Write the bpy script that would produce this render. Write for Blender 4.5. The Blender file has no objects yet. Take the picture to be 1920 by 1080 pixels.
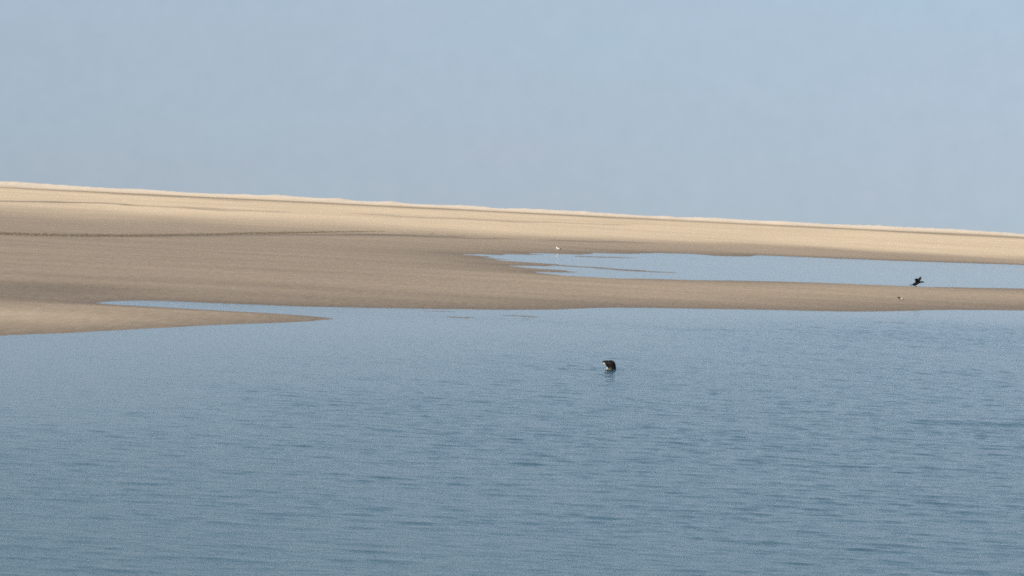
import bpy, bmesh, math, random
import numpy as np
from mathutils import Vector, Matrix

random.seed(7)
rng = np.random.default_rng(11)
scene = bpy.context.scene
C = scene.collection
RAD = math.radians

# ------------------------------------------------------------------ camera
CAM_H = 3.0                                  # deck of a small boat
HFOV = RAD(16.0)
F = 960.0 / math.tan(HFOV / 2)               # focal length in photo pixels
ROLL = math.atan(0.049)
PITCH = math.atan(143.3 * math.cos(ROLL) / F)
Fw = Vector((0, math.cos(PITCH), -math.sin(PITCH)))
X0 = Vector((1, 0, 0))
U0 = X0.cross(Fw)
Rt = X0 * math.cos(ROLL) + U0 * math.sin(ROLL)
Up = -X0 * math.sin(ROLL) + U0 * math.cos(ROLL)
cd = bpy.data.cameras.new('camera')
cam = bpy.data.objects.new('camera', cd)
C.objects.link(cam)
m = Matrix((Rt, Up, -Fw)).transposed().to_4x4()
m.translation = Vector((0, 0, CAM_H))
cam.matrix_world = m
cd.sensor_width = 36.0
cd.lens = 18.0 / math.tan(HFOV / 2)
cd.clip_start = 0.5
cd.clip_end = 30000
scene.camera = cam

def ground(px, py, z=0.0):
    """photo pixel -> point on the level z"""
    d = Fw * F + Rt * (px - 960) - Up * (py - 540)
    t = (z - CAM_H) / d.z
    return Vector((d.x * t, d.y * t, z))

# ------------------------------------------------------------------ sky and sun
SUN_EL, SUN_AZ = RAD(34), RAD(215)           # azimuth clockwise from +Y: behind the camera, to the left
w = bpy.data.worlds.new('World')
scene.world = w
w.use_nodes = True
nt = w.node_tree
nt.nodes.clear()
N = nt.nodes.new
out = N('ShaderNodeOutputWorld')
bg = N('ShaderNodeBackground'); bg.inputs['Strength'].default_value = 0.10
sky = N('ShaderNodeTexSky'); sky.sky_type = 'NISHITA'; sky.sun_disc = False
sky.sun_elevation = SUN_EL; sky.sun_rotation = SUN_AZ
sky.air_density = 1.0; sky.dust_density = 0.4; sky.ozone_density = 2.0
tc = N('ShaderNodeTexCoord')
mp = N('ShaderNodeMapping'); mp.vector_type = 'POINT'
mp.inputs['Location'].default_value = (0, 0, 0.16)
mp.inputs['Scale'].default_value = (1, 1, 1.25)
nrm = N('ShaderNodeVectorMath'); nrm.operation = 'NORMALIZE'
nt.links.new(tc.outputs['Generated'], mp.inputs['Vector'])
nt.links.new(mp.outputs['Vector'], nrm.inputs[0])
nt.links.new(nrm.outputs[0], sky.inputs['Vector'])
# thin veil of high haze: very faint warm/cool mottling
mp2 = N('ShaderNodeMapping'); mp2.inputs['Scale'].default_value = (5, 5, 16)
nz = N('ShaderNodeTexNoise'); nz.inputs['Scale'].default_value = 2.2; nz.inputs['Detail'].default_value = 4
rp = N('ShaderNodeValToRGB')
rp.color_ramp.elements[0].position = 0.3; rp.color_ramp.elements[0].color = (0.985, 1.012, 1.008, 1)
rp.color_ramp.elements[1].position = 0.7; rp.color_ramp.elements[1].color = (1.025, 0.993, 0.995, 1)
nt.links.new(tc.outputs['Generated'], mp2.inputs['Vector'])
nt.links.new(mp2.outputs['Vector'], nz.inputs['Vector'])
nt.links.new(nz.outputs['Fac'], rp.inputs['Fac'])
nz2 = N('ShaderNodeTexNoise'); nz2.inputs['Scale'].default_value = 150; nz2.inputs['Detail'].default_value = 6; nz2.inputs['Roughness'].default_value = 0.7
nt.links.new(tc.outputs['Generated'], nz2.inputs['Vector'])
rp2 = N('ShaderNodeValToRGB')
rp2.color_ramp.elements[0].position = 0.25; rp2.color_ramp.elements[0].color = (0.965, 0.975, 0.975, 1)
rp2.color_ramp.elements[1].position = 0.75; rp2.color_ramp.elements[1].color = (1.035, 1.025, 1.025, 1)
nt.links.new(nz2.outputs['Fac'], rp2.inputs['Fac'])
mm = N('ShaderNodeMix'); mm.data_type = 'RGBA'; mm.blend_type = 'MULTIPLY'; mm.inputs[0].default_value = 1.0
nt.links.new(rp.outputs['Color'], mm.inputs[6]); nt.links.new(rp2.outputs['Color'], mm.inputs[7])
mul = N('ShaderNodeMix'); mul.data_type = 'RGBA'; mul.blend_type = 'MULTIPLY'; mul.inputs[0].default_value = 1.0
nt.links.new(sky.outputs['Color'], mul.inputs[6]); nt.links.new(mm.outputs[2], mul.inputs[7])
tint = N('ShaderNodeMix'); tint.data_type = 'RGBA'; tint.blend_type = 'MULTIPLY'; tint.inputs[0].default_value = 1.0
sep = N('ShaderNodeSeparateXYZ'); nt.links.new(tc.outputs['Generated'], sep.inputs[0])
hr = N('ShaderNodeValToRGB')                 # grey haze low over the sea, clearing upwards
e = hr.color_ramp.elements
e[0].position = 0.0; e[0].color = (0.820, 0.648, 0.558, 1)
e[1].position = 1.0; e[1].color = (1.0, 0.90, 0.78, 1)
x = e.new(0.08); x.color = (1.25, 1.005, 0.805, 1)
x = e.new(0.25); x.color = (1.06, 0.96, 0.825, 1)
nt.links.new(sep.outputs['Z'], hr.inputs['Fac']); nt.links.new(hr.outputs['Color'], tint.inputs[7])
nt.links.new(mul.outputs[2], tint.inputs[6])
nt.links.new(tint.outputs[2], bg.inputs['Color'])
nt.links.new(bg.outputs[0], out.inputs['Surface'])

sd = bpy.data.lights.new('sun', 'SUN'); sd.energy = 4.3; sd.angle = RAD(0.5); sd.color = (1.0, 0.92, 0.80)
sun = bpy.data.objects.new('sun', sd); C.objects.link(sun)
sv = Vector((math.sin(SUN_AZ) * math.cos(SUN_EL), math.cos(SUN_AZ) * math.cos(SUN_EL), math.sin(SUN_EL)))
sun.rotation_euler = sv.to_track_quat('Z', 'Y').to_euler()
sun.location = (0, 0, 50)

vs = scene.view_settings
vs.view_transform = 'Standard'; vs.look = 'None'; vs.exposure = 0.55; vs.gamma = 1.0

# ------------------------------------------------------------------ helpers
def tag(o, label=None, cat=None, group=None, kind=None):
    for k, v in (('label', label), ('category', cat), ('group', group), ('kind', kind)):
        if v: o[k] = v
    return o

def grid_object(name, P, mat, attrs=()):
    """P: (rows, cols, 3) array -> one smooth mesh"""
    nr, nc, _ = P.shape
    me = bpy.data.meshes.new(name)
    idx = np.arange(nr * nc).reshape(nr, nc)
    q = np.stack([idx[:-1, :-1], idx[:-1, 1:], idx[1:, 1:], idx[1:, :-1]], -1).reshape(-1, 4)
    me.vertices.add(nr * nc)
    me.vertices.foreach_set('co', P.reshape(-1).astype(np.float32))
    me.loops.add(q.size)
    me.loops.foreach_set('vertex_index', q.reshape(-1).astype(np.int32))
    me.polygons.add(len(q))
    me.polygons.foreach_set('loop_start', (np.arange(len(q)) * 4).astype(np.int32))
    me.polygons.foreach_set('use_smooth', np.ones(len(q), dtype=bool))
    for an, av in attrs:
        a = me.attributes.new(an, 'FLOAT', 'POINT')
        a.data.foreach_set('value', av.reshape(-1).astype(np.float32))
    me.update(calc_edges=True)
    me.validate()
    me.materials.append(mat)
    o = bpy.data.objects.new(name, me); C.objects.link(o)
    return o

def sstep(a, b, x):
    t = np.clip((x - a) / (b - a), 0, 1)
    return t * t * (3 - 2 * t)

_tables = {}
def vnoise(x, y, seed=0):
    """smooth value noise, vectorised"""
    if seed not in _tables: _tables[seed] = np.random.default_rng(seed).random((256, 256))
    T = _tables[seed]
    xi = np.floor(x).astype(int); yi = np.floor(y).astype(int)
    fx = x - xi; fy = y - yi
    fx = fx * fx * (3 - 2 * fx); fy = fy * fy * (3 - 2 * fy)
    a = T[xi & 255, yi & 255]; b = T[(xi + 1) & 255, yi & 255]
    c = T[xi & 255, (yi + 1) & 255]; d = T[(xi + 1) & 255, (yi + 1) & 255]
    return (a * (1 - fx) + b * fx) * (1 - fy) + (c * (1 - fx) + d * fx) * fy

def fbm(x, y, seed=0, oct=4):
    s = 0; a = 0.5; t = 0
    for k in range(oct):
        s = s + a * vnoise(x * 2 ** k + 17.3 * k, y * 2 ** k - 9.1 * k, seed + k); t += a; a *= 0.5
    return s / t

def seg_dist(X, Y, poly, closed=True):
    X = X.astype(np.float32); Y = Y.astype(np.float32)
    D = np.full(X.shape, 1e9, np.float32)
    n = len(poly)
    for i in range(n if closed else n - 1):
        (ax, ay), (bx, by) = [tuple(float(c) for c in q) for q in (poly[i], poly[(i + 1) % n])]
        dx, dy = bx - ax, by - ay
        L = dx * dx + dy * dy + 1e-12
        t = np.clip(((X - ax) * dx + (Y - ay) * dy) / L, 0, 1)
        D = np.minimum(D, (X - ax - t * dx) ** 2 + (Y - ay - t * dy) ** 2)
    return np.sqrt(D)

def inside(X, Y, poly):
    R = np.zeros(X.shape, bool)
    n = len(poly)
    for i in range(n):
        ax, ay = poly[i]; bx, by = poly[(i + 1) % n]
        if ay == by: continue
        c = ((ay > Y) != (by > Y)) & (X < (bx - ax) * (Y - ay) / (by - ay) + ax)
        R ^= c
    return R

def smooth_line(pts, n=4):
    """Catmull-Rom through the points"""
    P = [Vector(p) for p in pts]
    P = [P[0] * 2 - P[1]] + P + [P[-1] * 2 - P[-2]]
    o = []
    for i in range(1, len(P) - 2):
        for k in range(n):
            t = k / n
            a, b, c, d = P[i - 1], P[i], P[i + 1], P[i + 2]
            o.append(0.5 * ((2 * b) + (c - a) * t + (2 * a - 5 * b + 4 * c - d) * t * t + (3 * b - a - 3 * c + d) * t ** 3))
    o.append(P[-2])
    return [tuple(v) for v in o]

def shore(pts):
    return [tuple(ground(px, py))[:2] for px, py in smooth_line(pts)]

# ------------------------------------------------------------------ the sandbank
spit_front = shore([(-900, 715), (-400, 665), (-150, 642), (0, 629.5), (80, 626), (180, 621.5), (300, 614.5), (400, 609.5),
                    (500, 605.5), (570, 602), (612, 599), (624, 597.5)])
inlet = shore([(624, 597.5), (600, 594.5), (560, 591), (500, 587), (400, 581.5), (320, 577), (250, 573), (205, 570.5), (174, 568)])
bank_front = shore([(174, 568), (205, 564.8), (250, 563.6), (300, 564.2), (400, 568.5), (480, 571.5), (560, 574.5), (640, 576.5), (760, 578.5), (900, 580.5),
                    (1010, 581), (1060, 579.5), (1110, 578), (1200, 577.5), (1320, 579), (1450, 581), (1540, 583.5), (1610, 584.5),
                    (1680, 583), (1740, 581.5), (1830, 581.5), (1920, 582), (2100, 583), (2500, 592)])
land = spit_front + inlet[1:] + bank_front[1:] + [(400, 250), (900, 500), (3500, 1500), (3500, 4000), (-3500, 4000), (-3500, 300), (-300, 40)]
pool_far = shore([(868, 477.5), (915, 477), (1000, 476.8), (1090, 475.8), (1180, 475.2), (1240, 474.8), (1300, 476), (1345, 479.8), (1400, 480.6), (1420, 478.8),
                  (1480, 481), (1560, 484.3), (1680, 489), (1800, 493), (1920, 497), (2100, 505)])
pool_near = shore([(2100, 547), (1920, 541), (1820, 539.3), (1720, 537), (1600, 532.5), (1500, 528.8), (1400, 526.3), (1280, 524.3), (1180, 522),
                   (1100, 519.5), (1050, 516), (1010, 512.5), (990, 510), (1004, 507), (1018, 504), (1005, 500), (988, 494.5), (960, 488), (920, 482.3), (868, 477.5)])
pool = pool_far + pool_near[:-1]

# bars of sand that just break the surface: (pixel polyline, half width in m, height in m)
bars = [([(965, 492.5), (1040, 497), (1120, 502.5), (1180, 507), (1225, 509.5)], 2.2, 0.014),
        ([(1090, 481.5), (1130, 482), (1180, 483)], 1.6, 0.012),
        ([(1235, 482.5), (1290, 484)], 1.4, 0.008),
        ([(680, 583), (760, 586), (850, 589.5), (930, 592), (985, 593.5)], 0.8, 0.006),
        ([(720, 580.5), (820, 583.5), (900, 585.5)], 0.5, 0.002),
        ([(850, 591), (930, 594.5), (1000, 596)], 0.5, 0.003),
        ([(930, 478.6), (1000, 480), (1100, 485)], 1.5, 0.002),
        ([(1050, 512), (1120, 514.5), (1180, 517)], 1.3, 0.0),
        ([(860, 595), (940, 597), (1000, 598)], 0.8, 0.003),
        ([(330, 569), (360, 570.5), (400, 572.5)], 0.5, 0.008),
        ([(1230, 588), (1290, 588.5), (1330, 589)], 0.9, 0.002),
        ([(1620, 603), (1680, 605), (1740, 606.5)], 0.8, 0.001)]
bars = [([tuple(ground(*p))[:2] for p in smooth_line(pl)], wd, h) for pl, wd, h in bars]

# columns dense inside the view, sparse all round; rows dense by grazing angle
az_in = np.linspace(-RAD(9.4), RAD(9.4), 460)
az_l = -np.concatenate([np.geomspace(RAD(70), RAD(9.8), 40)])
az = np.concatenate([az_l, az_in, -az_l[::-1]])
v_rows = np.concatenate([np.arange(560, 300, -4.0), np.arange(300, 14, -0.5), np.geomspace(14, 4, 40)])
Yr = CAM_H * F / v_rows
Rg, Ag = np.meshgrid(Yr, az, indexing='ij')
SX = Rg * np.tan(Ag); SY = Rg.copy()

def sand_height(X, Y):
    wob = 0.55 * (fbm(X * 0.35, Y * 0.2, 3) - 0.5) * np.clip(Y / 110, 0.4, 2.5)
    din = seg_dist(X, Y, land)
    d1 = np.where(inside(X, Y, land), din, -din) + wob
    dp = seg_dist(X, Y, pool)
    u_ = X / Y * F
    rag = np.interp(u_, [-150, -60, 120, 330], [0.0, 1.0, 1.0, 0.12]) * np.interp(Y, [165, 185, 300, 340], [0.1, 1.0, 1.0, 0.3])
    d2 = np.where(inside(X, Y, pool), -dp, dp) + wob * 1.3 + rag * 7 * (fbm(X * 0.10, Y * 0.13, 13, 4) - 0.47)
    d = np.minimum(d1, d2)
    H = np.where(d > 0, 0.155 * (1 - np.exp(-np.maximum(d, 0) / 8.0)), -0.8 * (1 - np.exp(np.minimum(d, 0) / 25.0)))
    # the long rise of the bank towards its dry crest
    u = X / Y * F
    ys = np.interp(u, [-960, -300, 0, 250, 450, 700, 960], [225, 235, 262, 320, 350, 385, 425])
    t = np.clip((Y - ys) / (860 - ys), 0, 1.0)
    H = H + 2.66 * t ** 1.3
    # pale ridge far behind the crest
    top = np.interp(u, [-960, -300, 0, 300, 960], [1.55, 1.30, 1.10, 1.05, 0.9])
    bump = (fbm(X * 0.030, Y * 0.002, 21, 4) - 0.5) * 2.0 + (fbm(X * 0.22, Y * 0.004, 25, 3) - 0.4) * 1.0
    H = H + sstep(960, 1120, Y) * (top + bump) - 6.0 * sstep(1200, 2200, Y)
    # low swells and hollows of the flat
    amp = np.clip(d / 10, 0, 1)
    H = H + amp * ((fbm(X * 0.03, Y * 0.022, 31) - 0.5) * 0.07 + (fbm(X * 0.3, Y * 0.12, 37, 3) - 0.5) * 0.016)
    for pl, wd, h in bars:
        e = seg_dist(X, Y, pl, closed=False) / wd + 0.5 * (fbm(X * 0.8, Y * 0.5, 41, 3) - 0.5)
        k = np.exp(-e * e * 1.2)
        H = np.maximum(H, h - 0.0055 + 0.06 * np.log(np.maximum(k, 1e-6)) / 3 + (fbm(X * 0.55, Y * 0.9, 43, 4) - 0.5) * 0.055)
    return H, d

SZ, SD = sand_height(SX, SY)
v = F * (CAM_H - SZ) / SY
u = SX / SY * F
# how dry the sand lies: bleached towards the crest, damp on the low flats
thr = np.interp(u, [-960, -700, -320, 40, 440, 960], [33, 36, 38, 42, 36, 42])
wv = (fbm(SX * 0.05, SY * 0.012, 51) - 0.5)
dry = 0.86 * (1 - sstep(-np.interp(u, [-960, 0, 400], [13, 10, 8]), np.interp(u, [-960, 0, 400], [24, 12, 8]), v - thr + wv * 16)) + 0.14 * (1 - sstep(0, 48, v - thr))
dry = dry * (0.80 + 0.4 * (fbm(SX * 0.04, SY * 0.02, 55, 4) - 0.2))
ridge = sstep(980, 1060, SY)
lw = 0.5 + 1.5 * fbm(SX * 0.02, SY * 0.0005, 59, 4)
dark_line = np.exp(-((v - 1.9 + wv * 1.6) / lw) ** 2) * (1 - ridge)
dry = np.clip(np.maximum(dry, ridge), 0, 1)
# the near bank on the right and the foreground spit stand a little higher and drier
low = np.interp(u, [-960, -350, 150, 500, 960], [0.0, 0.0, 0.11, 0.16, 0.18]) * sstep(96, 112, v) * sstep(1.5, 9, SD)
sx0, sy0 = ground(60, 600)[:2]; sx1, sy1 = ground(520, 598)[:2]
sp = seg_dist(SX, SY, [(sx0 * 3, sy0 - 10), (sx0, sy0), (sx1, sy1)], closed=False)
low = np.maximum(low, 0.30 * np.exp(-(sp / 6.0) ** 2) * sstep(209, 216, v + (u + 960) * 0.004))
dry = np.maximum(dry, low * (0.7 + 0.6 * fbm(SX * 0.15, SY * 0.06, 58, 3)))
wet = np.exp(-np.maximum(SD, 0) / np.interp(SY, [80, 100, 180], [1.8, 3.5, 4.5])) * np.interp(SY, [70, 100, 180, 400], [0.5, 0.7, 0.55, 0.8])
wet = np.maximum(wet, 0.6 * dark_line * (0.5 + fbm(SX * 0.02, SY * 0.0, 57, 3)))
# seepage hollow at the head of the inlet, and thin damp runnels further up
hx, hy = ground(60, 552)[:2]
wet = np.maximum(wet, 0.55 * np.exp(-((SX - hx) / 3.6) ** 2 - ((SY - hy) / 11) ** 2))
for pl, wd, s in [([(-40, 376.5), (80, 378), (190, 380.5), (330, 390), (460, 397.5)], 0.9, 0.6),
                  ([(310, 386), (420, 393), (560, 397.5)], 0.8, 0.4),
                  ([(650, 400), (800, 407), (1000, 416), (1200, 422)], 0.9, 0.35),
                  ([(830, 446), (900, 447), (980, 448)], 1.0, 0.5),
                  ([(1010, 450), (1120, 453), (1240, 456)], 1.1, 0.55),
                  ([(-200, 434), (0, 438), (120, 441), (250, 441.8), (450, 440.3), (650, 439.5), (760, 441), (900, 446.5)], 2.0, 0.55),
              ([(160, 363), (300, 368), (480, 380)], 0.7, 0.35)]:
    px = np.array([p[0] for p in pl], float); py = np.array([p[1] for p in pl], float)
    uu = 960 + u
    vv = v - (np.interp(uu, px, py) - (349.5 + 0.049 * uu)) + 5.0 * (fbm(SX * 0.12, SY * 0.004, 63, 4) - 0.5)
    on = sstep(px[0] - 20, px[0] + 40, uu) * (1 - sstep(px[-1] - 60, px[-1], uu))
    wet = np.maximum(wet, s * on * np.exp(-(vv / wd) ** 2) * (0.3 + 1.2 * fbm(SX * 0.1, SY * 0.01, 61, 3)))
dry = dry * (1 - 0.6 * np.clip(wet, 0, 1))

def new_mat(name):
    mt = bpy.data.materials.new(name); mt.use_nodes = True
    t = mt.node_tree
    return mt, t, t.nodes['Principled BSDF']

sand_mat, t, b = new_mat('tidal_sand')
L = t.links.new
geo = t.nodes.new('ShaderNodeNewGeometry')
ad = t.nodes.new('ShaderNodeAttribute'); ad.attribute_name = 'dry'
aw = t.nodes.new('ShaderNodeAttribute'); aw.attribute_name = 'wet'
def tnoise(scale, vec_scale, detail=4, rough=0.6):
    mpn = t.nodes.new('ShaderNodeMapping'); mpn.inputs['Scale'].default_value = vec_scale
    n = t.nodes.new('ShaderNodeTexNoise'); n.inputs['Scale'].default_value = scale
    n.inputs['Detail'].default_value = detail; n.inputs['Roughness'].default_value = rough
    L(geo.outputs['Position'], mpn.inputs['Vector']); L(mpn.outputs['Vector'], n.inputs['Vector'])
    return n
def tmix(kind, fac, a_, b_):
    x = t.nodes.new('ShaderNodeMix'); x.data_type = 'RGBA'; x.blend_type = kind
    for s, val in ((0, fac), (6, a_), (7, b_)):
        if hasattr(val, 'links'): L(val, x.inputs[s])
        else: x.inputs[s].default_value = val
    return x.outputs[2]
c1 = tmix('MIX', ad.outputs['Fac'], (0.287, 0.228, 0.171, 1), (0.62, 0.495, 0.345, 1))
ap = t.nodes.new('ShaderNodeAttribute'); ap.attribute_name = 'pale'
c1 = tmix('MIX', ap.outputs['Fac'], c1, (0.67, 0.57, 0.455, 1))
c2 = tmix('MIX', aw.outputs['Fac'], c1, (0.125, 0.098, 0.070, 1))
streak = tnoise(1.0, (0.06, 0.16, 0.3), 5)
r1 = t.nodes.new('ShaderNodeValToRGB')
r1.color_ramp.elements[0].position = 0.3; r1.color_ramp.elements[0].color = (0.86, 0.86, 0.85, 1)
r1.color_ramp.elements[1].position = 0.7; r1.color_ramp.elements[1].color = (1.10, 1.09, 1.08, 1)
L(streak.outputs['Fac'], r1.inputs['Fac'])
c3 = tmix('MULTIPLY', 1.0, c2, r1.outputs['Color'])
grain = tnoise(3.0, (1.7, 0.16, 0.5), 6, 0.78)
r2 = t.nodes.new('ShaderNodeValToRGB')
r2.color_ramp.elements[0].position = 0.3; r2.color_ramp.elements[0].color = (0.82, 0.82, 0.82, 1)
r2.color_ramp.elements[1].position = 0.7; r2.color_ramp.elements[1].color = (1.15, 1.15, 1.15, 1)
L(grain.outputs['Fac'], r2.inputs['Fac'])
c4 = tmix('MULTIPLY', 1.0, c3, r2.outputs['Color'])
L(c4, b.inputs['Base Color'])
mr = t.nodes.new('ShaderNodeMapRange')
mr.inputs['To Min'].default_value = 0.9; mr.inputs['To Max'].default_value = 0.42
L(aw.outputs['Fac'], mr.inputs['Value']); L(mr.outputs[0], b.inputs['Roughness'])
b.inputs['Specular IOR Level'].default_value = 0.18
bn = tnoise(1.2, (1, 0.8, 1), 5, 0.65)
bp = t.nodes.new('ShaderNodeBump'); bp.inputs['Strength'].default_value = 0.5; bp.inputs['Distance'].default_value = 0.03
L(bn.outputs['Fac'], bp.inputs['Height']); L(bp.outputs[0], b.inputs['Normal'])

bank = grid_object('sandbank', np.stack([SX, SY, SZ], -1), sand_mat, [('dry', dry), ('wet', np.clip(wet, 0, 1)), ('pale', ridge)])
tag(bank, 'long low tan sandbank with bleached crest between water and sky', 'sandbank', kind='structure')

# ------------------------------------------------------------------ the water
SEAL = ground(1143.5, 692)
az2_in = np.linspace(-RAD(9.2), RAD(9.2), 430)
az2_l = -np.geomspace(RAD(180), RAD(9.6), 70)
az2 = np.concatenate([az2_l, az2_in, -az2_l[::-1]])
Yw = np.concatenate([[0.3], np.geomspace(1, 20, 40)[:-1], np.arange(20, 60, 0.075), np.arange(60, 165, 0.11), np.geomspace(165.2, 480, 500), np.geomspace(485, 12000, 60)])
Rw, Aw = np.meshgrid(Yw, az2, indexing='ij')
WX = Rw * np.sin(Aw); WY = Rw * np.cos(Aw)
fine = (Rw > 15) & (Rw < 480) & (np.abs(Aw) < RAD(13))
fx, fy = WX[fine], WY[fine]
hh = np.zeros(fx.shape)
# wind ripples: crests lie roughly across the view
for k in range(130):
    lam = 0.17 * (1.3 / 0.17) ** rng.random()
    th = rng.normal(RAD(87), RAD(26))
    a = 0.0022 * lam / (1 + (lam / 0.40) ** 2) * rng.uniform(0.4, 1.3)
    kk = 2 * math.pi / lam
    hh += a * np.sin(kk * (fx * math.cos(th) + fy * math.sin(th)) + rng.uniform(0, 6.28))
# sharpen the crests a little
# breeze patches; lee calm along the shore and in the pool
calm = 0.62 + 0.45 * sstep(0.30, 0.72, fbm(fx * 0.10, fy * 0.045, 71, 4)) + 0.42 * sstep(0.35, 0.7, fbm(fx * 0.38, fy * 0.75, 75, 3))
dl = seg_dist(fx, fy, land)
calm = calm * (0.12 + 0.88 * sstep(0.5, 14.0, dl))
calm = calm * np.interp(fx / fy * F, [-960, -500, 0, 900], [0.80, 0.95, 1.0, 1.1])
inpool = inside(fx, fy, pool) | (fy > 160)
calm = np.where(inpool, 0.10, calm)
ruffle = np.ones(WX.shape); ruffle[fine] = np.where(inpool, 0.55, 0.45 + 0.55 * sstep(0.0, 16.0, dl))
hh *= calm * np.interp(fy, [28, 60], [0.82, 1.0])
# ripples spreading from the seal, and its short wake to the left
rs = np.hypot(fx - SEAL.x, (fy - SEAL.y))
hh += 0.010 * np.sin(rs * 2 * math.pi / 0.38) * np.exp(-rs / 0.8) * sstep(0.08, 0.2, rs)
wk = ground(1080, 692)
hh += 0.007 * np.exp(-((fx - wk.x) / 0.55) ** 2) * np.sin((fy - wk.y) * 2 * math.pi / 1.6) * np.exp(-((fy - wk.y) / 1.2) ** 2)
# a single low swell running in from the right
sw = ground(1860, 795)
ln = (fy - sw.y) - 0.35 * (fx - sw.x)
hh += 0.022 * np.exp(-((fx - sw.x) / 1.6) ** 2) * np.sin(ln * 2 * math.pi / 2.4) * np.exp(-(ln / 1.5) ** 2)
WZ = np.zeros(WX.shape); WZ[fine] = hh
edge = 1 - sstep(RAD(10.5), RAD(12.8), np.abs(Aw))
WZ *= edge * sstep(15, 20, Rw)

water_mat, t, b = new_mat('tidal_water')
L = t.links.new
b.inputs['Base Color'].default_value = (0.024, 0.072, 0.088, 1)
b.inputs['Roughness'].default_value = 0.06
b.inputs['IOR'].default_value = 1.33
geo = t.nodes.new('ShaderNodeNewGeometry')
n1 = tnoise(7.0, (0.55, 1, 1), 5, 0.7)
bp = t.nodes.new('ShaderNodeBump'); bp.inputs['Strength'].default_value = 0.58; bp.inputs['Distance'].default_value = 0.02
L(n1.outputs['Fac'], bp.inputs['Height']); L(bp.outputs[0], b.inputs['Normal'])
ar = t.nodes.new('ShaderNodeAttribute'); ar.attribute_name = 'ruffle'
mb = t.nodes.new('ShaderNodeMath'); mb.operation = 'MULTIPLY'; mb.inputs[1].default_value = 0.62
L(ar.outputs['Fac'], mb.inputs[0]); L(mb.outputs[0], bp.inputs['Strength'])
water = grid_object('water', np.stack([WX, WY, WZ], -1), water_mat, [('ruffle', ruffle)])
tag(water, 'rippled blue grey tidal water in front of the sandbank', 'water', kind='structure')

# ------------------------------------------------------------------ seaweed along the old tide line
def height_at(x, y):
    h, _ = sand_height(np.array([x]), np.array([y]))
    return float(h[0])

weed_mat, t, b = new_mat('dried_seaweed')
b.inputs['Base Color'].default_value = (0.135, 0.105, 0.066, 1); b.inputs['Roughness'].default_value = 0.85
bm = bmesh.new()
wline = [(-200, 434), (0, 438), (60, 439.5), (120, 441), (250, 441.8), (350, 441.2), (450, 440.3), (560, 440), (650, 439.5), (720, 440), (800, 443.5), (900, 446.5)]
wl = smooth_line(wline, 10)
pts = []
for px, py in wl:
    g = ground(px, py, 0.16); pts.append((g.x, g.y))
pts = np.array(pts)
seg = np.hypot(*np.diff(pts, axis=0).T); cum = np.concatenate([[0], np.cumsum(seg)])
pxs = np.array([p[0] for p in wl])
cand = []
NW = 9000
for k in range(NW):
    s = random.random() * cum[-1]
    x = np.interp(s, cum, pts[:, 0]); y = np.interp(s, cum, pts[:, 1]); px = np.interp(s, cum, pxs)
    dens = np.interp(px, [-200, 0, 200, 480, 640, 740, 900], [0.9, 0.85, 1, 0.8, 0.32, 0.10, 0.02])
    dens *= 0.25 + 1.4 * float(fbm(np.array([x * 0.5]), np.array([0.5]), 91, 3)[0])
    if random.random() > dens: continue
    cand.append((x + random.gauss(0, 0.05), y + random.gauss(0, 3.0), random.uniform(0.035, 0.10) * (0.6 + 0.5 * min(1, dens))))
hz, _ = sand_height(np.array([c[0] for c in cand]), np.array([c[1] for c in cand]))
for (x, y, s), z in zip(cand, hz):
    M = Matrix.Translation((x, y, float(z) + s * 0.1)) @ Matrix.Rotation(random.uniform(0, 6.28), 4, 'Z') @ Matrix.Diagonal((s * random.uniform(0.9, 2.2), s * random.uniform(0.6, 1.4), s * random.uniform(0.30, 0.62), 1))
    r = bmesh.ops.create_icosphere(bm, subdivisions=1, radius=1.0, matrix=M)
    for vv in r['verts']:
        vv.co += Vector((random.uniform(-1, 1), random.uniform(-1, 1), random.uniform(-0.6, 1))) * s * 0.25
me = bpy.data.meshes.new('seaweed'); bm.to_mesh(me); bm.free(); me.materials.append(weed_mat)
weed = bpy.data.objects.new('seaweed', me); C.objects.link(weed)
tag(weed, 'dark line of seaweed left along the old tide mark on the sand', 'seaweed', kind='stuff')

# ------------------------------------------------------------------ animals
def loft(bm, spine, n=16):
    """spine: list of (centre, radius across, radius up); rings square to the spine, capped"""
    rings = []
    P = [Vector(s[0]) for s in spine]
    for i, (c, ra, ru) in enumerate(spine):
        tg = (P[min(i + 1, len(P) - 1)] - P[max(i - 1, 0)]).normalized()
        side = Vector((0, 1, 0))
        if abs(tg.dot(side)) > 0.9: side = Vector((1, 0, 0))
        upv = side.cross(tg).normalized(); side = tg.cross(upv).normalized()
        rings.append([bm.verts.new(P[i] + side * ra * math.cos(a) + upv * ru * math.sin(a)) for a in [2 * math.pi * k / n for k in range(n)]])
    for A, B in zip(rings, rings[1:]):
        for k in range(n):
            bm.faces.new((A[k], A[(k + 1) % n], B[(k + 1) % n], B[k]))
    for R, sgn in ((rings[0], -1), (rings[-1], 1)):
        bm.faces.new(R if sgn > 0 else R[::-1])

def blade(bm, outline, thick):
    """a closed 3-D outline given thickness along y"""
    A = [bm.verts.new(Vector(p) + Vector((0, -thick, 0))) for p in outline]
    B = [bm.verts.new(Vector(p) + Vector((0, thick, 0))) for p in outline]
    bm.faces.new(A); bm.faces.new(B[::-1])
    n = len(A)
    for k in range(n):
        bm.faces.new((A[(k + 1) % n], A[k], B[k], B[(k + 1) % n]))

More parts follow.
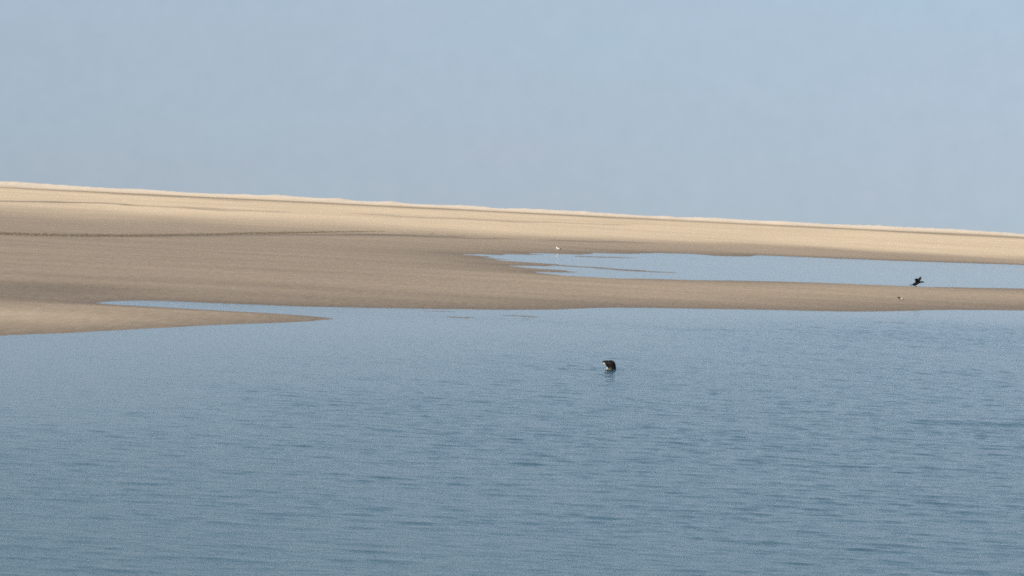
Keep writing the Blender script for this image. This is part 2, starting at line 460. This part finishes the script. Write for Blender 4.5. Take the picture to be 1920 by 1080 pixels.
def animal(name, bm, voxel, mat, colour, loc, rotz, label, cat):
    """fuse the lofts into one continuous skin, colour it by place on the body"""
    bmesh.ops.recalc_face_normals(bm, faces=bm.faces)
    me = bpy.data.meshes.new(name + '_raw'); bm.to_mesh(me); bm.free()
    tmp = bpy.data.objects.new(name + '_raw', me); C.objects.link(tmp)
    rm = tmp.modifiers.new('r', 'REMESH'); rm.mode = 'VOXEL'; rm.voxel_size = voxel
    sm = tmp.modifiers.new('s', 'SMOOTH'); sm.iterations = 3; sm.factor = 0.5
    dg = bpy.context.evaluated_depsgraph_get(); dg.update()
    fin = bpy.data.meshes.new_from_object(tmp.evaluated_get(dg))
    bpy.data.objects.remove(tmp); bpy.data.meshes.remove(me)
    fin.name = name
    col = fin.attributes.new('coat', 'FLOAT_COLOR', 'POINT')
    for i, vtx in enumerate(fin.vertices):
        col.data[i].color = (*colour(vtx.co), 1)
    for p in fin.polygons: p.use_smooth = True
    fin.materials.clear(); fin.materials.append(mat)
    o = bpy.data.objects.new(name, fin); C.objects.link(o)
    o.location = loc; o.rotation_euler = (0, 0, rotz)
    return tag(o, label, cat)

def coat_mat(name, rough, scale):
    mt, t, b = new_mat(name)
    a = t.nodes.new('ShaderNodeAttribute'); a.attribute_name = 'coat'
    tcn = t.nodes.new('ShaderNodeTexCoord')
    n = t.nodes.new('ShaderNodeTexNoise'); n.inputs['Scale'].default_value = scale; n.inputs['Detail'].default_value = 4
    r = t.nodes.new('ShaderNodeValToRGB')
    r.color_ramp.elements[0].position = 0.35; r.color_ramp.elements[0].color = (0.7, 0.7, 0.7, 1)
    r.color_ramp.elements[1].position = 0.65; r.color_ramp.elements[1].color = (1.2, 1.2, 1.2, 1)
    x = t.nodes.new('ShaderNodeMix'); x.data_type = 'RGBA'; x.blend_type = 'MULTIPLY'; x.inputs[0].default_value = 1
    t.links.new(tcn.outputs['Object'], n.inputs['Vector']); t.links.new(n.outputs['Fac'], r.inputs['Fac'])
    t.links.new(a.outputs['Color'], x.inputs[6]); t.links.new(r.outputs['Color'], x.inputs[7])
    t.links.new(x.outputs[2], b.inputs['Base Color'])
    b.inputs['Roughness'].default_value = rough
    b.inputs['Specular IOR Level'].default_value = 0.10
    return mt

def ball(name, parent, loc, r, mat, scale=(1, 1, 1)):
    b_ = bmesh.new(); bmesh.ops.create_icosphere(b_, subdivisions=2, radius=r)
    for vtx in b_.verts: vtx.co = Vector((vtx.co.x * scale[0], vtx.co.y * scale[1], vtx.co.z * scale[2]))
    me = bpy.data.meshes.new(name); b_.to_mesh(me); b_.free(); me.materials.append(mat)
    for p in me.polygons: p.use_smooth = True
    o = bpy.data.objects.new(name, me); C.objects.link(o); o.parent = parent; o.location = loc
    return o

eye_mat, t, b = new_mat('wet_dark_eye'); b.inputs['Base Color'].default_value = (0.008, 0.007, 0.006, 1); b.inputs['Roughness'].default_value = 0.08
horn_mat, t, b = new_mat('horn'); b.inputs['Base Color'].default_value = (0.03, 0.026, 0.022, 1); b.inputs['Roughness'].default_value = 0.5

# the seal: head raised and looking left, the body hanging below the surface
bm = bmesh.new()
loft(bm, [((0.55, 0.25, -1.05), .05, .05), ((0.42, 0.18, -0.85), .14, .12), ((0.24, 0.08, -0.50), .19, .17), ((0.10, 0.02, -0.22), .135, .125),
          ((0.040, 0, -0.05), .100, .098), ((0.028, 0, 0.05), .098, .098), ((0.028, 0, 0.10), .096, .092), ((0.024, 0, 0.145), .082, .078), ((0.02, 0, 0.19), .05, .05)], 20)
loft(bm, [((0.092, 0, 0.100), .040, .042), ((0.068, 0, 0.114), .076, .070), ((0.030, 0, 0.135), .096, .088), ((-0.010, 0, 0.148), .096, .087), ((-0.045, 0, 0.158), .080, .066),
          ((-0.075, 0, 0.168), .066, .056), ((-0.104, 0, 0.177), .054, .045), ((-0.130, 0, 0.185), .042, .035), ((-0.146, 0, 0.190), .024, .020), ((-0.151, 0, 0.191), .010, .008)], 20)
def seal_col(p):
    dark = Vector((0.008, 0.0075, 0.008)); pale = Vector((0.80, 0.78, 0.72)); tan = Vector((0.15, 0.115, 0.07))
    # pale chin and throat under the jaw, wet sunlit highlight painted in with it
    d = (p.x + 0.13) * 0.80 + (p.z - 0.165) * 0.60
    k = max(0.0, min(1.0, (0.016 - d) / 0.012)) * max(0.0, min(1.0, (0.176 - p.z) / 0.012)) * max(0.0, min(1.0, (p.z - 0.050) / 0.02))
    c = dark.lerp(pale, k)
    q = math.exp(-((p.x + 0.015) / 0.030) ** 2 - ((p.z - 0.058) / 0.014) ** 2)  # lit spot low on the neck, painted into the coat as tan
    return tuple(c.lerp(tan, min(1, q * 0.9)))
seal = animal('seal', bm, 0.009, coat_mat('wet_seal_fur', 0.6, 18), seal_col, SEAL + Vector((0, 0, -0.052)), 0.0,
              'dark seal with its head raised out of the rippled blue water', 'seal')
for sgn in (-1, 1):
    ball('eye', seal, (-0.062, sgn * 0.060, 0.190), 0.013, eye_mat)
ball('nose', seal, (-0.147, 0, 0.194), 0.012, horn_mat, (0.7, 1.2, 0.8))

feather = coat_mat('feathers', 0.7, 30)

# the cormorant: leaning forward at the pool's edge with both wings thrown up
cp = ground(1717.5, 538.6, 0.02)
cp.z = height_at(cp.x, cp.y)
bm = bmesh.new()
loft(bm, [((-0.20, 0, 0.085), .030, .025), ((-0.13, 0, 0.105), .070, .068), ((-0.04, 0, 0.145), .090, .092), ((0.06, 0, 0.200), .088, .078), ((0.14, 0, 0.232), .070, .064),
          ((0.20, 0, 0.250), .050, .050), ((0.27, 0, 0.262), .042, .043), ((0.33, 0, 0.268), .042, .042), ((0.375, 0, 0.264), .038, .036), ((0.405, 0, 0.255), .024, .022),
          ((0.44, 0, 0.246), .012, .011), ((0.475, 0, 0.238), .008, .008)], 14)
blade(bm, [(-0.15, 0, 0.13), (-0.22, 0, 0.105), (-0.33, 0, 0.060), (-0.36, 0, 0.035), (-0.31, 0, 0.035), (-0.20, 0, 0.065), (-0.14, 0, 0.085)], 0.045)
def wing(side, pts):
    b_ = [(x, side * (0.05 + (z - 0.2) * 0.55), z) for x, z in pts]
    blade(bm, b_, 0.014)
wing(-1, [(0.11, 0.20), (0.12, 0.27), (0.105, 0.34), (0.075, 0.41), (0.01, 0.445), (-0.055, 0.435), (-0.115, 0.405), (-0.095, 0.345), (-0.065, 0.29), (-0.04, 0.20)])
wing(1, [(0.13, 0.21), (0.205, 0.29), (0.25, 0.37), (0.282, 0.45), (0.295, 0.530), (0.250, 0.540), (0.175, 0.500), (0.120, 0.440), (0.095, 0.36), (0.05, 0.28), (0.02, 0.21)])
for s in (-1, 1):
    loft(bm, [((-0.05, s * 0.04, 0.12), .040, .055), ((-0.055, s * 0.045, 0.06), .024, .034), ((-0.005, s * 0.05, 0.015), .011, .011), ((-0.005, s * 0.05, 0.0), .011, .011)], 8)
    loft(bm, [((-0.02, s * 0.05, 0.006), .016, .010), ((0.03, s * 0.055, 0.006), .030, .009), ((0.07, s * 0.06, 0.004), .034, .007)], 8)
corm = animal('cormorant', bm, 0.010, feather, lambda p: (0.05, 0.045, 0.03) if p.x > 0.41 else (0.005, 0.005, 0.006), cp, 0.0,
              'black cormorant leaning forward with raised wings beside the far pool', 'bird')
for s in (-1, 1):
    ball('eye', corm, (0.365, s * 0.028, 0.272), 0.006, eye_mat)

# the small wader resting on the near sand
wp = ground(1689, 561, 0.13)
wp.z = height_at(wp.x, wp.y)
bm = bmesh.new()
loft(bm, [((0.15, 0, 0.050), .012, .008), ((0.10, 0, 0.060), .030, .022), ((0.04, 0, 0.072), .046, .040), ((-0.02, 0, 0.078), .050, .046), ((-0.065, 0, 0.086), .040, .040),
          ((-0.09, 0, 0.105), .028, .028), ((-0.108, 0, 0.120), .027, .026), ((-0.128, 0, 0.120), .018, .016), ((-0.142, 0, 0.114), .008, .007), ((-0.168, 0, 0.106), .005, .005)], 12)
for s in (-1, 1):
    loft(bm, [((-0.01, s * 0.02, 0.05), .010, .012), ((-0.005, s * 0.02, 0.02), .006, .006), ((-0.01, s * 0.02, 0.0), .006, .006)], 8)
    loft(bm, [((0.005, s * 0.02, 0.004), .006, .005), ((-0.03, s * 0.022, 0.004), .009, .005)], 8)
def wader_col(p):
    if p.z < 0.035: return (0.25, 0.12, 0.05)
    if p.x < -0.03: return (0.014, 0.012, 0.010)
    return (0.62, 0.58, 0.50) if (p.z < 0.095 and p.x < 0.075) else (0.20, 0.16, 0.12)
wader = animal('wader', bm, 0.0045, feather, wader_col, wp, RAD(8),
               'small wader with dark head and pale body on the bare sand spit', 'bird')
for s in (-1, 1):
    ball('eye', wader, (-0.116, s * 0.024, 0.125), 0.004, eye_mat)

# the gull on the far side of the pool
gp = ground(1047, 467.5, 0.15)
gp.z = height_at(gp.x, gp.y)
bm = bmesh.new()
loft(bm, [((0.235, 0, 0.118), .016, .008), ((0.17, 0, 0.125), .038, .022), ((0.09, 0, 0.138), .062, .050), ((0.0, 0, 0.145), .072, .066), ((-0.07, 0, 0.155), .060, .060),
          ((-0.115, 0, 0.185), .040, .042), ((-0.135, 0, 0.222), .036, .038), ((-0.155, 0, 0.240), .036, .034), ((-0.182, 0, 0.238), .022, .020), ((-0.200, 0, 0.230), .010, .010), ((-0.228, 0, 0.224), .006, .007)], 14)
for s in (-1, 1):
    loft(bm, [((-0.09, s * 0.055, 0.17), .012, .030), ((0.0, s * 0.072, 0.165), .014, .045), ((0.11, s * 0.058, 0.150), .012, .034), ((0.20, s * 0.030, 0.142), .010, .018), ((0.27, s * 0.012, 0.140), .006, .008)], 10)
    loft(bm, [((0.01, s * 0.03, 0.10), .014, .016), ((0.0, s * 0.03, 0.05), .008, .008), ((0.0, s * 0.03, 0.0), .008, .008)], 8)
    loft(bm, [((0.015, s * 0.03, 0.005), .008, .006), ((-0.045, s * 0.034, 0.005), .018, .006)], 8)
def gull_col(p):
    if p.x < -0.20: return (0.55, 0.35, 0.05)
    if p.z < 0.075: return (0.45, 0.25, 0.12)
    if p.x > 0.10: return (0.02, 0.018, 0.016)
    if abs(p.y) > 0.045 and p.z > 0.13 and p.x > -0.07 or p.z > 0.185 and p.x > -0.06: return (0.45, 0.46, 0.47)
    return (0.85, 0.84, 0.80)
gull = animal('gull', bm, 0.006, feather, gull_col, gp, RAD(-6),
              'white gull with black wing tips on damp sand above the far pool', 'bird')
for s in (-1, 1):
    ball('eye', gull, (-0.165, s * 0.032, 0.247), 0.005, eye_mat)

scene.render.engine = 'CYCLES'
scene.cycles.max_bounces = 6
scene.cycles.use_denoising = False
scene.cycles.filter_width = 1.8
scene.cycles.use_adaptive_sampling = True
scene.cycles.adaptive_min_samples = 16
scene.cycles.adaptive_threshold = 0.06
